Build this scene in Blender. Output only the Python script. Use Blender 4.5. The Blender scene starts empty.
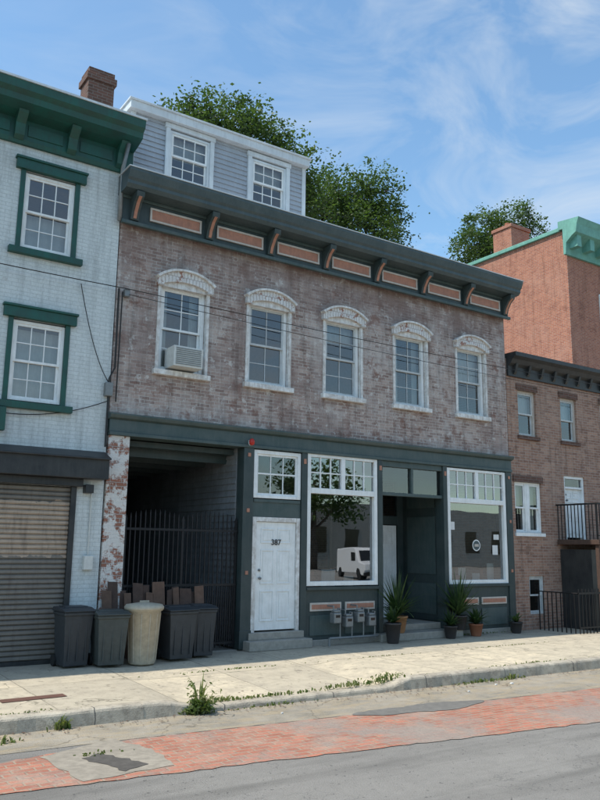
import bpy, bmesh, math, random
from mathutils import Vector, Matrix
random.seed(7)
scene=bpy.context.scene
scene.view_settings.view_transform='Standard'
try: scene.view_settings.look='None'
except: pass
scene.view_settings.exposure=0
COL=scene.collection
# ------------------------------------------------------------------ materials
def L(r,g=None,b=None):
    if g is None: g=b=r
    return (r,g,b,1)
class NT:
    def __init__(s,name):
        s.m=bpy.data.materials.new(name); s.m.use_nodes=True; s.t=s.m.node_tree; s.t.nodes.clear()
        s.out=s.t.nodes.new('ShaderNodeOutputMaterial')
    def n(s,typ,**kw):
        nd=s.t.nodes.new(typ)
        for k,v in kw.items(): setattr(nd,k,v)
        return nd
    def l(s,a,b): s.t.links.new(a,b)
    def pos(s):
        return s.n('ShaderNodeNewGeometry').outputs['Position']
    def noise(s,vec,scale,detail=4,rough=.6,lo=.35,hi=.65):
        n=s.n('ShaderNodeTexNoise'); n.inputs['Scale'].default_value=scale; n.inputs['Detail'].default_value=min(detail,4); n.inputs['Roughness'].default_value=rough
        s.l(vec,n.inputs['Vector'])
        r=s.n('ShaderNodeMapRange'); r.inputs['From Min'].default_value=lo; r.inputs['From Max'].default_value=hi
        s.l(n.outputs['Fac'],r.inputs['Value']); return r.outputs['Result']
    def mix(s,f,a,b,mode='MIX'):
        n=s.n('ShaderNodeMix',data_type='RGBA',blend_type=mode)
        for sock,v in ((n.inputs[0],f),(n.inputs[6],a),(n.inputs[7],b)):
            if isinstance(v,(int,float,tuple)): sock.default_value=v
            else: s.l(v,sock)
        return n.outputs[2]
    def math(s,op,a,b=0.0):
        n=s.n('ShaderNodeMath',operation=op)
        for i,v in enumerate((a,b)):
            if isinstance(v,(int,float)): n.inputs[i].default_value=v
            else: s.l(v,n.inputs[i])
        return n.outputs[0]
    def scalevec(s,vec,sc):
        n=s.n('ShaderNodeVectorMath',operation='MULTIPLY'); s.l(vec,n.inputs[0]); n.inputs[1].default_value=sc; return n.outputs[0]
    def warp(s,P,scale,amt,detail=4):
        nz=s.n('ShaderNodeTexNoise'); nz.inputs['Scale'].default_value=scale; nz.inputs['Detail'].default_value=detail; s.l(P,nz.inputs['Vector'])
        vm=s.n('ShaderNodeVectorMath',operation='SCALE'); vm.inputs['Scale'].default_value=amt; s.l(nz.outputs['Color'],vm.inputs[0])
        va=s.n('ShaderNodeVectorMath',operation='ADD'); s.l(P,va.inputs[0]); s.l(vm.outputs[0],va.inputs[1]); return va.outputs[0]
    def crack(s,P,scale,width,amt,ws=2.0,wa=.7):
        v=s.n('ShaderNodeTexVoronoi',feature='DISTANCE_TO_EDGE'); v.inputs['Scale'].default_value=scale; s.l(s.warp(P,ws,wa,5),v.inputs['Vector'])
        r=s.n('ShaderNodeMapRange'); r.inputs['From Max'].default_value=width; r.inputs['To Min'].default_value=amt; r.inputs['To Max'].default_value=0; s.l(v.outputs[0],r.inputs[0])
        return s.math('MULTIPLY',r.outputs[0],s.noise(P,.9,2,.5,.45,.55))
    def bsdf(s,col,rough=.8,bump=None,bstr=.3,bdist=.01,metal=0,spec=.4):
        p=s.n('ShaderNodeBsdfPrincipled')
        if isinstance(col,tuple): p.inputs['Base Color'].default_value=col
        else: s.l(col,p.inputs['Base Color'])
        if isinstance(rough,(int,float)): p.inputs['Roughness'].default_value=rough
        else: s.l(rough,p.inputs['Roughness'])
        p.inputs['Metallic'].default_value=metal
        p.inputs['Specular IOR Level'].default_value=spec
        if bump is not None:
            b=s.n('ShaderNodeBump'); b.inputs['Strength'].default_value=bstr; b.inputs['Distance'].default_value=bdist
            s.l(bump,b.inputs['Height']); s.l(b.outputs[0],p.inputs['Normal'])
        s.l(p.outputs[0],s.out.inputs[0]); return p
def paint(name,c,c2=None,rough=.55,dirt=.35,scale=3.0):
    t=NT(name); P=t.pos()
    n1=t.noise(P,scale,4,.65); n2=t.noise(t.scalevec(P,(9,9,1.2)),2.2,3,.7,.45,.75)
    c2=c2 or tuple(x*.62 for x in c[:3])+(1,)
    col=t.mix(t.math('MULTIPLY',n1,dirt),c,c2)
    col=t.mix(t.math('MULTIPLY',n2,dirt),col,c2)
    t.bsdf(col,rough,n1,.15,.004); return t.m
def brick(name,c1,c2,mortar,bw=.205,bh=.068,msize=.008,patches=(),horizontal=False,bstr=.6,rough=.9,streak=0,zdirt=None):
    t=NT(name); P=t.pos(); s=t.n('ShaderNodeSeparateXYZ'); t.l(P,s.inputs[0]); c=t.n('ShaderNodeCombineXYZ')
    if horizontal:
        t.l(s.outputs[0],c.inputs[0]); t.l(s.outputs[1],c.inputs[1])
    else:
        t.l(t.math('ADD',s.outputs[0],s.outputs[1]),c.inputs[0]); t.l(s.outputs[2],c.inputs[1])
    vec=t.warp(c.outputs[0],6,.014,2)
    b=t.n('ShaderNodeTexBrick'); t.l(vec,b.inputs['Vector']); b.inputs['Scale'].default_value=1
    b.inputs['Brick Width'].default_value=bw; b.inputs['Row Height'].default_value=bh; b.inputs['Mortar Size'].default_value=msize
    b.inputs['Mortar Smooth'].default_value=.3; b.inputs['Bias'].default_value=0
    b.inputs['Color1'].default_value=c1; b.inputs['Color2'].default_value=c2; b.inputs['Mortar'].default_value=mortar
    col=b.outputs['Color']
    for (sc,lo,hi,cc,amt) in patches:
        f=t.math('MULTIPLY',t.noise(P,sc,4,.75,lo,hi),amt)
        col=t.mix(f,col,cc)
    if streak:
        f=t.math('MULTIPLY',t.noise(t.scalevec(P,(5,5,.5)),1.3,4,.7,.48,.72),streak); col=t.mix(f,col,t.mix(1.0,col,L(.42),'MULTIPLY'))
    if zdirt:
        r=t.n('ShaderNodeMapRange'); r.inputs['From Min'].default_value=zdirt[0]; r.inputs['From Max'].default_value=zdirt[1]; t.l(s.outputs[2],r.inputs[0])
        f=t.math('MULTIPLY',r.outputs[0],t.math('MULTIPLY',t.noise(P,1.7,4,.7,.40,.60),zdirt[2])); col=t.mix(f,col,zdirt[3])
    fine=t.noise(P,34,3,.75,.3,.7)
    col=t.mix(t.math('MULTIPLY',fine,.36),col,t.mix(1.0,col,L(.42),'MULTIPLY'))
    h=t.math('ADD',t.math('MULTIPLY',b.outputs['Fac'],-1.0),t.math('MULTIPLY',fine,.45))
    t.bsdf(col,rough,h,bstr,.012,spec=.2); return t.m
def glass_mat(name,floor=.15,tint=(.75,.8,.8,1)):
    t=NT(name); tr=t.n('ShaderNodeBsdfTransparent'); tr.inputs[0].default_value=tint
    g=t.n('ShaderNodeBsdfGlossy'); g.inputs['Roughness'].default_value=.01
    P=t.pos(); nz=t.n('ShaderNodeTexNoise'); nz.inputs['Scale'].default_value=1.3; nz.inputs['Detail'].default_value=1; t.l(P,nz.inputs['Vector'])
    b=t.n('ShaderNodeBump'); b.inputs['Strength'].default_value=.08; b.inputs['Distance'].default_value=.02; t.l(nz.outputs['Fac'],b.inputs['Height']); t.l(b.outputs[0],g.inputs['Normal'])
    f=t.n('ShaderNodeFresnel'); f.inputs['IOR'].default_value=1.5
    fac=t.math('MINIMUM',t.math('ADD',f.outputs[0],floor),1.0)
    m=t.n('ShaderNodeMixShader'); t.l(fac,m.inputs[0]); t.l(tr.outputs[0],m.inputs[1]); t.l(g.outputs[0],m.inputs[2]); t.l(m.outputs[0],t.out.inputs[0])
    return t.m
def simple(name,c,rough=.7,metal=0,amt=.35):
    t=NT(name); n=t.noise(t.pos(),12,3,.65); n2=t.noise(t.pos(),2.1,3,.65); t.bsdf(t.mix(t.math('MULTIPLY',n2,amt*.7),t.mix(t.math('MULTIPLY',n,amt),c,tuple(x*.55 for x in c[:3])+(1,)),tuple(x*.6 for x in c[:3])+(1,)),rough,n,.1,.003,metal); return t.m

M={}
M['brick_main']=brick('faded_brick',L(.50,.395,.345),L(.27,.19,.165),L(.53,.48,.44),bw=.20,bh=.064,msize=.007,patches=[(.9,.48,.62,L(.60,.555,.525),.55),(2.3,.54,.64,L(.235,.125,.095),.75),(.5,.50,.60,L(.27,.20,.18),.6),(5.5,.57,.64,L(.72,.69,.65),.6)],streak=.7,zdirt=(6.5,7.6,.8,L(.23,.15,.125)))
M['brick_pilaster']=brick('peeling_brick',L(.36,.16,.11),L(.27,.13,.09),L(.4,.36,.33),patches=[(5,.44,.52,L(.74,.72,.68),.93)])
M['brick_white']=brick('painted_white_brick',L(.68,.72,.71),L(.63,.67,.665),L(.56,.60,.59),patches=[(.8,.5,.7,L(.50,.53,.52),.55),(3,.64,.70,L(.42,.40,.37),.5)],bstr=.4,rough=.6,streak=.45)
M['brick_small']=brick('brown_brick',L(.44,.27,.195),L(.28,.16,.12),L(.42,.34,.29),patches=[(1.0,.5,.68,L(.44,.33,.27),.5),(2.5,.56,.66,L(.2,.12,.09),.6)],streak=.55)
M['brick_tall']=brick('red_brick',L(.48,.20,.125),L(.35,.135,.09),L(.48,.35,.29),patches=[(.7,.5,.7,L(.50,.29,.22),.45),(2.5,.57,.67,L(.26,.11,.08),.5)],streak=.55)
M['brick_dark']=brick('chimney_brick',L(.17,.09,.07),L(.11,.065,.05),L(.2,.16,.14))
M['brick_hood']=brick('painted_brick_hood',L(.76,.75,.73),L(.70,.68,.66),L(.50,.46,.43),bw=.07,bh=.2,patches=[(6,.56,.62,L(.34,.15,.10),.85)])
M['slate']=paint('slate_green_paint',L(.045,.073,.071),L(.09,.11,.105),.5,.6)
M['slate_dark']=paint('dark_slate_green_paint',L(.027,.045,.045),L(.06,.072,.07),.5,.6)
M['cornice_blue']=paint('cornice_slate_paint',L(.042,.068,.076),L(.085,.11,.112),.5,.6)
M['green']=paint('green_paint',L(.013,.090,.070),L(.02,.05,.043),.45,.65)
M['orange']=paint('terracotta_paint',L(.46,.21,.135),L(.28,.14,.10),.6,.6,8)
M['cream']=paint('cream_paint',L(.56,.50,.44),L(.36,.32,.28),.6,.5,8)
M['white']=paint('white_paint',L(.82,.83,.82),L(.52,.52,.49),.5,.35,5)
M['white_worn']=paint('worn_white_paint',L(.78,.78,.76),L(.36,.31,.27),.6,.65,9)
M['sash']=paint('sash_paint',L(.55,.58,.58),L(.3,.3,.3),.5,.4,8)
M['siding']=paint('grey_siding',L(.40,.43,.47),L(.27,.29,.32),.5,.5,2)
M['siding_dim']=paint('shaded_siding',L(.23,.24,.25),L(.11,.11,.11),.7,.6,2)  # darker copy of the grey siding; passage shade is painted into its colour
M['trimgrey']=paint('pale_trim',L(.66,.70,.72),L(.42,.44,.45),.5,.5,2)
M['copper']=paint('verdigris_copper',L(.17,.40,.33),L(.10,.24,.20),.6,.6,3)
M['concrete_step']=simple('step_concrete',L(.36,.335,.29),.9,0,.5)
M['iron']=simple('black_iron',L(.018,.018,.02),.5,.3)
M['black']=paint('black_paint',L(.018,.02,.022),L(.05,.05,.048),.45,.6)
M['dark']=simple('interior_dark',L(.05,.047,.043),.9)
M['inter']=simple('interior_plaster',L(.30,.28,.25),.9)
M['floorwood']=simple('interior_floor',L(.16,.10,.06),.5)
M['curtain']=paint('curtain_fabric',L(.70,.70,.68),L(.5,.5,.5),.9,.4,6)
M['roof']=simple('roof_membrane',L(.25,.25,.25),.9)
M['metalgrey']=simple('grey_metal',L(.24,.25,.25),.45,.4)
M['plastic_white']=simple('appliance_white',L(.66,.66,.62),.5)
M['rubber']=simple('rubber',L(.02),.8)
M['bin_dark']=simple('bin_charcoal_plastic',L(.045,.05,.055),.5,0,.5)
M['bin_green']=simple('bin_greygreen_plastic',L(.07,.08,.075),.5,0,.5)
M['bin_beige']=simple('bin_beige_plastic',L(.50,.44,.34),.6,0,.5)
M['wood']=simple('weathered_wood',L(.10,.06,.045),.8,0,.7)
M['cardboard']=simple('brown_board',L(.17,.10,.07),.9,0,.7)
M['terracotta']=simple('terracotta',L(.33,.13,.07),.8)
M['wicker']=simple('wicker',L(.36,.19,.09),.8)
M['pot']=simple('glazed_pot',L(.05,.045,.045),.4)
M['red']=simple('red_lens',L(.5,.03,.02),.3)
M['glass']=glass_mat('window_glass',.13)
M['glass_low']=glass_mat('recess_glass',.03)
M['glass_shop']=glass_mat('shop_glass',.27)
M['cable']=simple('cable_black',L(.02),.6)
M['farwall']=simple('far_wall_render',L(.42,.40,.36),.9,0,.6)
def shutter_mat():
    t=NT('shutter_metal'); P=t.pos(); s=t.n('ShaderNodeSeparateXYZ'); t.l(P,s.inputs[0])
    zz=t.math('ADD',s.outputs[2],t.math('MULTIPLY',t.noise(P,3,3,.7,.3,.7),.12))
    a=t.math('GREATER_THAN',zz,1.72); b=t.math('LESS_THAN',zz,2.62); band=t.math('MULTIPLY',a,b)
    n=t.noise(P,4,4,.7); n2=t.noise(t.scalevec(P,(1,1,14)),2.5,4,.7,.4,.6)
    col=t.mix(t.math('MULTIPLY',n,.5),L(.20,.18,.155),L(.12,.11,.10))
    col=t.mix(t.math('MULTIPLY',band,t.math('ADD',t.math('MULTIPLY',n2,.35),.55)),col,L(.48,.37,.28))
    col=t.mix(t.math('MULTIPLY',t.noise(t.scalevec(P,(4,1,.6)),2,4,.7,.5,.7),.5),col,L(.10,.08,.065))
    t.bsdf(col,.55,n,.1,.003,.1); return t.m
M['shutter']=shutter_mat()
def asphalt():
    t=NT('asphalt'); P=t.pos(); a=t.noise(P,.35,4,.6); f=t.noise(P,70,3,.8,.3,.7); m=t.noise(P,5,4,.75)
    col=t.mix(a,L(.165,.158,.147),L(.24,.23,.21)); col=t.mix(t.math('MULTIPLY',m,.4),col,L(.115,.11,.10)); col=t.mix(t.math('MULTIPLY',f,.6),col,L(.37,.35,.32))
    st=t.noise(t.scalevec(P,(.15,1.4,1)),1.6,4,.6,.48,.66); col=t.mix(t.math('MULTIPLY',st,.5),col,L(.11,.106,.097))
    sp=t.noise(P,22,2,.5,.68,.73); col=t.mix(t.math('MULTIPLY',sp,.7),col,L(.05))
    col=t.mix(t.crack(P,.45,.006,.4,3.5,.9),col,L(.08)); t.bsdf(col,.92,f,.7,.008,spec=.2); return t.m
M['asphalt']=asphalt()
def sidewalk():
    t=NT('sidewalk_concrete'); P=t.pos()
    b=t.n('ShaderNodeTexBrick'); t.l(t.warp(P,3,.03,3),b.inputs['Vector']); b.offset=0; b.inputs['Scale'].default_value=1
    b.inputs['Brick Width'].default_value=1.52; b.inputs['Row Height'].default_value=1.78; b.inputs['Mortar Size'].default_value=.013; b.inputs['Mortar Smooth'].default_value=.5
    b.inputs['Color1'].default_value=L(.62,.535,.39); b.inputs['Color2'].default_value=L(.44,.39,.30); b.inputs['Mortar'].default_value=L(.14,.125,.085)
    a=t.noise(P,.8,4,.65); m=t.noise(P,3.2,4,.8,.42,.62); f=t.noise(P,80,3,.8,.3,.7)
    col=t.mix(t.math('MULTIPLY',a,.5),b.outputs['Color'],L(.42,.375,.29)); col=t.mix(t.math('MULTIPLY',m,.55),col,L(.29,.255,.20)); col=t.mix(t.math('MULTIPLY',f,.28),col,L(.66,.59,.47))
    sp=t.noise(P,9,4,.6,.60,.68); col=t.mix(t.math('MULTIPLY',sp,.6),col,L(.15,.135,.11))
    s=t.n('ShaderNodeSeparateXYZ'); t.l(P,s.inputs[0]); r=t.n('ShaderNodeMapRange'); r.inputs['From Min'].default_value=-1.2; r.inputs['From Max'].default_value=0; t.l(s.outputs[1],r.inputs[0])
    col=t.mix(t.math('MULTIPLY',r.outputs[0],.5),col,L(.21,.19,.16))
    col=t.mix(t.crack(P,.5,.007,.75,1.5,1.0),col,L(.13,.12,.09))
    h=t.math('ADD',t.math('MULTIPLY',b.outputs['Fac'],-2),f); t.bsdf(col,.9,h,.5,.006,spec=.2); return t.m
M['sidewalk']=sidewalk()
def kerbm():
    t=NT('kerb_stone'); P=t.pos(); a=t.noise(P,2,4,.7); f=t.noise(P,50,3,.8,.3,.7); g=t.noise(P,8,4,.7,.48,.66)
    s=t.n('ShaderNodeSeparateXYZ'); t.l(P,s.inputs[0]); fr=t.math('FRACT',t.math('DIVIDE',t.math('ADD',s.outputs[0],t.math('MULTIPLY',t.noise(P,5,2,.5),.02)),1.7)); j=t.math('LESS_THAN',fr,.007)
    col=t.mix(a,L(.52,.465,.37),L(.31,.275,.22)); col=t.mix(t.math('MULTIPLY',g,.55),col,L(.18,.16,.13)); col=t.mix(t.math('MULTIPLY',f,.35),col,L(.60,.54,.44)); col=t.mix(j,col,L(.08)); t.bsdf(col,.9,t.math('ADD',f,t.math('MULTIPLY',g,.6)),.6,.01,spec=.2); return t.m
M['kerb']=kerbm()
def gutter():
    t=NT('gutter_concrete'); P=t.pos(); a=t.noise(P,1.5,4,.7); f=t.noise(P,60,3,.8,.3,.7); d=t.noise(t.scalevec(P,(1,3,1)),2.2,4,.75,.45,.6)
    col=t.mix(a,L(.35,.315,.26),L(.19,.178,.15)); col=t.mix(t.math('MULTIPLY',d,.65),col,L(.36,.285,.18)); col=t.mix(t.math('MULTIPLY',f,.4),col,L(.46,.41,.33)); col=t.mix(t.crack(P,.8,.012,.6),col,L(.10,.09,.07)); t.bsdf(col,.95,f,.7,.008,spec=.1); return t.m
M['gutter']=gutter()
M['brick_paver']=brick('street_brick_pavers',L(.48,.205,.14),L(.35,.145,.10),L(.36,.28,.21),bw=.21,bh=.105,msize=.012,patches=[(1.0,.46,.64,L(.42,.33,.26),.75),(3.5,.52,.66,L(.30,.18,.14),.65),(.6,.50,.62,L(.29,.26,.23),.75),(12,.58,.68,L(.20,.13,.10),.5)],horizontal=True,bstr=.6)
M['slab']=simple('old_concrete',L(.33,.295,.24),.9,0,.6)
M['patch']=simple('asphalt_patch',L(.185,.178,.162),.95,0,.55)
M['patch_dark']=simple('dark_asphalt_patch',L(.10,.092,.082),.95,0,.6)
M['cover']=simple('rusty_iron',L(.16,.085,.065),.7,.2)
M['ground']=simple('earth',L(.16,.14,.10),.95)
def leafm(name,c1,c2,sc=.9):
    t=NT(name); P=t.pos(); n=t.noise(P,sc,3,.6,.4,.6)
    col=t.mix(n,c1,c2)
    p=t.n('ShaderNodeBsdfPrincipled'); t.l(col,p.inputs['Base Color']); p.inputs['Roughness'].default_value=.55; p.inputs['Specular IOR Level'].default_value=.3
    tr=t.n('ShaderNodeBsdfTranslucent'); t.l(t.mix(1.0,col,L(1.2,1.5,.6),'MULTIPLY'),tr.inputs[0])
    m=t.n('ShaderNodeMixShader'); m.inputs[0].default_value=.35; t.l(p.outputs[0],m.inputs[1]); t.l(tr.outputs[0],m.inputs[2]); t.l(m.outputs[0],t.out.inputs[0]); return t.m
M['leaf']=leafm('tree_foliage',L(.045,.075,.028),L(.10,.145,.048))
M['leaf_plant']=leafm('plant_foliage',L(.03,.06,.022),L(.085,.125,.05),4)
M['weed']=leafm('weed_foliage',L(.09,.13,.035),L(.18,.19,.075),6)
M['bark']=simple('bark',L(.10,.08,.06),.95)
M['vanwhite']=simple('vehicle_white_paint',L(.8),.25,0,.05)
M['carglass']=simple('vehicle_glass',L(.02),.05)

# ------------------------------------------------------------------ geometry helpers
def root(name,loc=(0,0,0)):
    o=bpy.data.objects.new(name,None); o.location=loc; o.empty_display_size=.2; COL.objects.link(o); return o
def attach(o,parent):
    if parent: o.parent=parent; o.matrix_parent_inverse=Matrix.Translation(-parent.location)
class Part:
    def __init__(s,name,parent,mat,bevel=0,smooth=False):
        s.name=name;s.parent=parent;s.mat=mat;s.v=[];s.f=[];s.bevel=bevel;s.smooth=smooth
    def add(s,vs,fs):
        o=len(s.v); s.v+= [tuple(v) for v in vs]; s.f+=[tuple(i+o for i in f) for f in fs]
    def box(s,x0,x1,y0,y1,z0,z1):
        if x0>x1:x0,x1=x1,x0
        if y0>y1:y0,y1=y1,y0
        if z0>z1:z0,z1=z1,z0
        s.add([(x0,y0,z0),(x1,y0,z0),(x1,y1,z0),(x0,y1,z0),(x0,y0,z1),(x1,y0,z1),(x1,y1,z1),(x0,y1,z1)],
              [(0,3,2,1),(4,5,6,7),(0,1,5,4),(1,2,6,5),(2,3,7,6),(3,0,4,7)])
    def extr_xz(s,pts,y0,y1):
        n=len(pts)
        s.add([(x,y0,z) for x,z in pts]+[(x,y1,z) for x,z in pts],[tuple(range(n)),tuple(range(2*n-1,n-1,-1))]+[(i,i+n,(i+1)%n+n,(i+1)%n) for i in range(n)])
    def extr_yz(s,pts,x0,x1):
        n=len(pts)
        s.add([(x0,y,z) for y,z in pts]+[(x1,y,z) for y,z in pts],[tuple(range(n)),tuple(range(2*n-1,n-1,-1))]+[(i,i+n,(i+1)%n+n,(i+1)%n) for i in range(n)])
    def quad(s,a,b,c,d): s.add([a,b,c,d],[(0,1,2,3)])
    def tube(s,pts,rad,seg=8,cap=True):
        pts=[Vector(p) for p in pts]; n=len(pts)
        if isinstance(rad,(int,float)): rad=[rad]*n
        vs=[]
        for i,p in enumerate(pts):
            d=(pts[min(i+1,n-1)]-pts[max(i-1,0)]).normalized()
            a=Vector((0,0,1)) if abs(d.z)<.9 else Vector((1,0,0))
            u=d.cross(a).normalized(); w=d.cross(u)
            for k in range(seg):
                t=2*math.pi*k/seg; vs.append(p+u*math.cos(t)*rad[i]+w*math.sin(t)*rad[i])
        fs=[(i*seg+k,i*seg+(k+1)%seg,(i+1)*seg+(k+1)%seg,(i+1)*seg+k) for i in range(n-1) for k in range(seg)]
        if cap: fs+=[tuple(range(seg))[::-1],tuple((n-1)*seg+k for k in range(seg))]
        s.add(vs,fs)
    def lathe(s,cx,cy,prof,seg=24):
        vs=[];n=len(prof)
        for r,z in prof:
            for k in range(seg):
                t=2*math.pi*k/seg; vs.append((cx+r*math.cos(t),cy+r*math.sin(t),z))
        fs=[(i*seg+k,i*seg+(k+1)%seg,(i+1)*seg+(k+1)%seg,(i+1)*seg+k) for i in range(n-1) for k in range(seg)]
        fs+=[tuple(range(seg))[::-1],tuple((n-1)*seg+k for k in range(seg))]
        s.add(vs,fs)
    def done(s,merge=False,recalc=True):
        me=bpy.data.meshes.new(s.name); me.from_pydata(s.v,[],s.f); me.materials.append(M[s.mat])
        if recalc:
            bm=bmesh.new(); bm.from_mesh(me)
            if merge: bmesh.ops.remove_doubles(bm,verts=bm.verts,dist=1e-4)
            bmesh.ops.recalc_face_normals(bm,faces=bm.faces); bm.to_mesh(me); bm.free()
        if s.smooth:
            for p in me.polygons: p.use_smooth=True
        o=bpy.data.objects.new(s.name,me); COL.objects.link(o); attach(o,s.parent)
        if s.bevel:
            b=o.modifiers.new('bevel','BEVEL'); b.width=s.bevel; b.segments=2; b.limit_method='ANGLE'
        return o
def wall(name,parent,mat,x0,x1,z0,z1,y0,depth,holes):
    xs=sorted({x0,x1,*[h[0] for h in holes],*[h[1] for h in holes]}); zs=sorted({z0,z1,*[h[2] for h in holes],*[h[3] for h in holes]})
    xs=[x for x in xs if x0<=x<=x1]; zs=[z for z in zs if z0<=z<=z1]
    def solid(i,j):
        if i<0 or j<0 or i>=len(xs)-1 or j>=len(zs)-1: return False
        cx=(xs[i]+xs[i+1])/2; cz=(zs[j]+zs[j+1])/2
        return not any(h[0]<cx<h[1] and h[2]<cz<h[3] for h in holes)
    p=Part(name,parent,mat); y1=y0+depth
    for i in range(len(xs)-1):
        for j in range(len(zs)-1):
            if not solid(i,j): continue
            a,b,c,d=xs[i],xs[i+1],zs[j],zs[j+1]
            p.quad((a,y0,c),(b,y0,c),(b,y0,d),(a,y0,d)); p.quad((a,y1,d),(b,y1,d),(b,y1,c),(a,y1,c))
            if not solid(i-1,j): p.quad((a,y0,c),(a,y0,d),(a,y1,d),(a,y1,c))
            if not solid(i+1,j): p.quad((b,y0,c),(b,y1,c),(b,y1,d),(b,y0,d))
            if not solid(i,j-1): p.quad((a,y0,c),(a,y1,c),(b,y1,c),(b,y0,c))
            if not solid(i,j+1): p.quad((a,y0,d),(b,y0,d),(b,y1,d),(a,y1,d))
    return p.done(merge=True)
def window(parent,x0,x1,z0,z1,y,cols=2,rows=2,frame='white',sash='sash',fw=.06,curt=None,glass='glass',sashes=True):
    f=Part('window_frame',parent,frame,.004); d=.09
    f.box(x0,x0+fw,y,y+d,z0,z1); f.box(x1-fw,x1,y,y+d,z0,z1); f.box(x0+fw,x1-fw,y,y+d,z1-fw,z1); f.box(x0+fw,x1-fw,y,y+d,z0,z0+fw*.8); f.done()
    a,b,c,e=x0+fw,x1-fw,z0+fw*.8,z1-fw; mid=(c+e)/2
    s=Part('window_sash',parent,sash,.002)
    def sashp(c,e,yy):
        r=.04
        s.box(a,a+r,yy,yy+.035,c,e); s.box(b-r,b,yy,yy+.035,c,e); s.box(a+r,b-r,yy,yy+.035,e-r,e); s.box(a+r,b-r,yy,yy+.035,c,c+r)
        for i in range(1,cols):
            x=a+r+(b-a-2*r)*i/cols; s.box(x-.009,x+.009,yy+.005,yy+.03,c+r,e-r)
        for j in range(1,rows):
            z=c+r+(e-c-2*r)*j/rows; s.box(a+r,b-r,yy+.006,yy+.029,z-.009,z+.009)
    if sashes: sashp(c,mid+.02,y+.055); sashp(mid-.02,e,y+.018)
    else: sashp(c,e,y+.03)
    s.done()
    g=Part('window_glass',parent,glass)
    if sashes:
        g.quad((a,y+.073,c),(b,y+.073,c),(b,y+.073,mid),(a,y+.073,mid)); g.quad((a,y+.036,mid),(b,y+.036,mid),(b,y+.036,e),(a,y+.036,e))
    else: g.quad((a,y+.048,c),(b,y+.048,c),(b,y+.048,e),(a,y+.048,e))
    g.done(recalc=False)
    if curt:
        k=Part('window_curtain',parent,'curtain')
        for (u0,u1,w0,w1) in curt:
            n=14; xx=[a+(b-a)*(u0+(u1-u0)*i/n) for i in range(n+1)]
            for i in range(n):
                ya=y+.17+.015*(i%2); yb=y+.17+.015*((i+1)%2)
                k.quad((xx[i],ya,c+(e-c)*w0),(xx[i+1],yb,c+(e-c)*w0),(xx[i+1],yb,c+(e-c)*w1),(xx[i],ya,c+(e-c)*w1))
        k.done()
def shell(parent,x0,x1,y0,y1,z0,z1,mat,roofz=None):
    p=Part('side_wall',parent,mat)
    p.box(x0,x0+.2,y0,y1,z0,z1); p.box(x1-.2,x1,y0,y1,z0,z1); p.box(x0+.2,x1-.2,y1-.2,y1,z0,z1); p.done()
    r=Part('roof',parent,'roof'); rz=roofz or z1-.25; r.box(x0+.2,x1-.2,y0,y1-.2,rz-.15,rz); r.done()

# ------------------------------------------------------------------ MAIN BUILDING
B=root('brick_storefront_building',(9.7,0,0))
X0,X1=4.66,14.80
wc=[5.98,7.86,9.72,11.64,13.58]; wh=.47
holes=[(c-wh,c+wh,5.0,6.66) for c in wc]
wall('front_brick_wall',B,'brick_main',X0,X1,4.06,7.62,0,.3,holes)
shell(B,X0,X1,.3,13,0,8.05,'brick_small',8.0)
fl=Part('upper_floor',B,'floorwood'); fl.box(X0+.2,X1-.2,.3,12.8,3.80,4.0); fl.done()
iw=Part('interior_partition',B,'inter'); iw.box(X0+.2,X1-.2,4.0,4.1,4.0,7.8); iw.done()
curts=[[(0,.2,0,1),(.78,1,.0,1)],None,[(0,1,.74,1)],[(0,.25,0,1),(.8,1,0,1)],[(0,1,.5,1)]]
for i,c in enumerate(wc):
    window(B,c-.465,c+.465,5.0,6.64,.07,2,2,'white','sash' if i!=0 else 'white',.07,curts[i])
    s=Part('window_sill',B,'white_worn',.008); s.box(c-.57,c+.57,-.09,.07,4.90,5.0); s.done()
    k=Part('window_casing',B,'white_worn',.006); k.box(c-.53,c-.468,-.025,.06,5.0,6.60); k.box(c+.468,c+.53,-.025,.06,5.0,6.60); k.done()
    h=Part('window_hood',B,'brick_hood',.006); n=14; out=[];inn=[]
    for t in range(n+1):
        u=-1+2*t/n; out.append((c+u*.57,6.71+.20*(1-abs(u)**2.3))); inn.append((c+u*.45,6.62+.09*(1-u*u)))
    out=[(c-.57,6.58)]+out+[(c+.57,6.58)]; inn=[(c-.45,6.58)]+inn+[(c+.45,6.58)]
    for t in range(len(out)-1):
        h.extr_xz([out[t],out[t+1],inn[t+1],inn[t]],-.09,.0)
    h.done()
    l=Part('hood_cap',B,'white_worn',.004)
    for t in range(1,len(out)-2):
        l.extr_xz([out[t],out[t+1],(out[t+1][0]+(out[t+1][0]-c)*.06,out[t+1][1]+.04),(out[t][0]+(out[t][0]-c)*.06,out[t][1]+.04)],-.14,.0)
    l.done()
    ty=Part('window_head_board',B,'white_worn'); ty.extr_xz(inn[1:-1]+[(c+.45,6.585),(c-.45,6.585)],-.03,.065); ty.done()
ac=root('window_air_conditioner',(5.98,-.1,5.2)); p=Part('ac_case',ac,'plastic_white',.01); p.box(5.68,6.26,-.32,.1,5.04,5.42); p.done()
p=Part('ac_grille',ac,'metalgrey');
for i in range(9): p.box(5.72,6.22,-.332,-.315,5.08+i*.036,5.095+i*.036)
p.done()
C=Part('frieze_board',B,'slate_dark',.006); C.box(X0-.02,X1+.06,-.10,.3,7.62,8.12); C.done()
C=Part('frieze_moulding',B,'slate',.01)
C.box(X0-.04,X1+.08,-.17,-.10,7.56,7.63); C.box(X0-.03,X1+.07,-.13,-.1,8.06,8.12)
C.done()
C=Part('cornice_crown',B,'cornice_blue')
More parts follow.
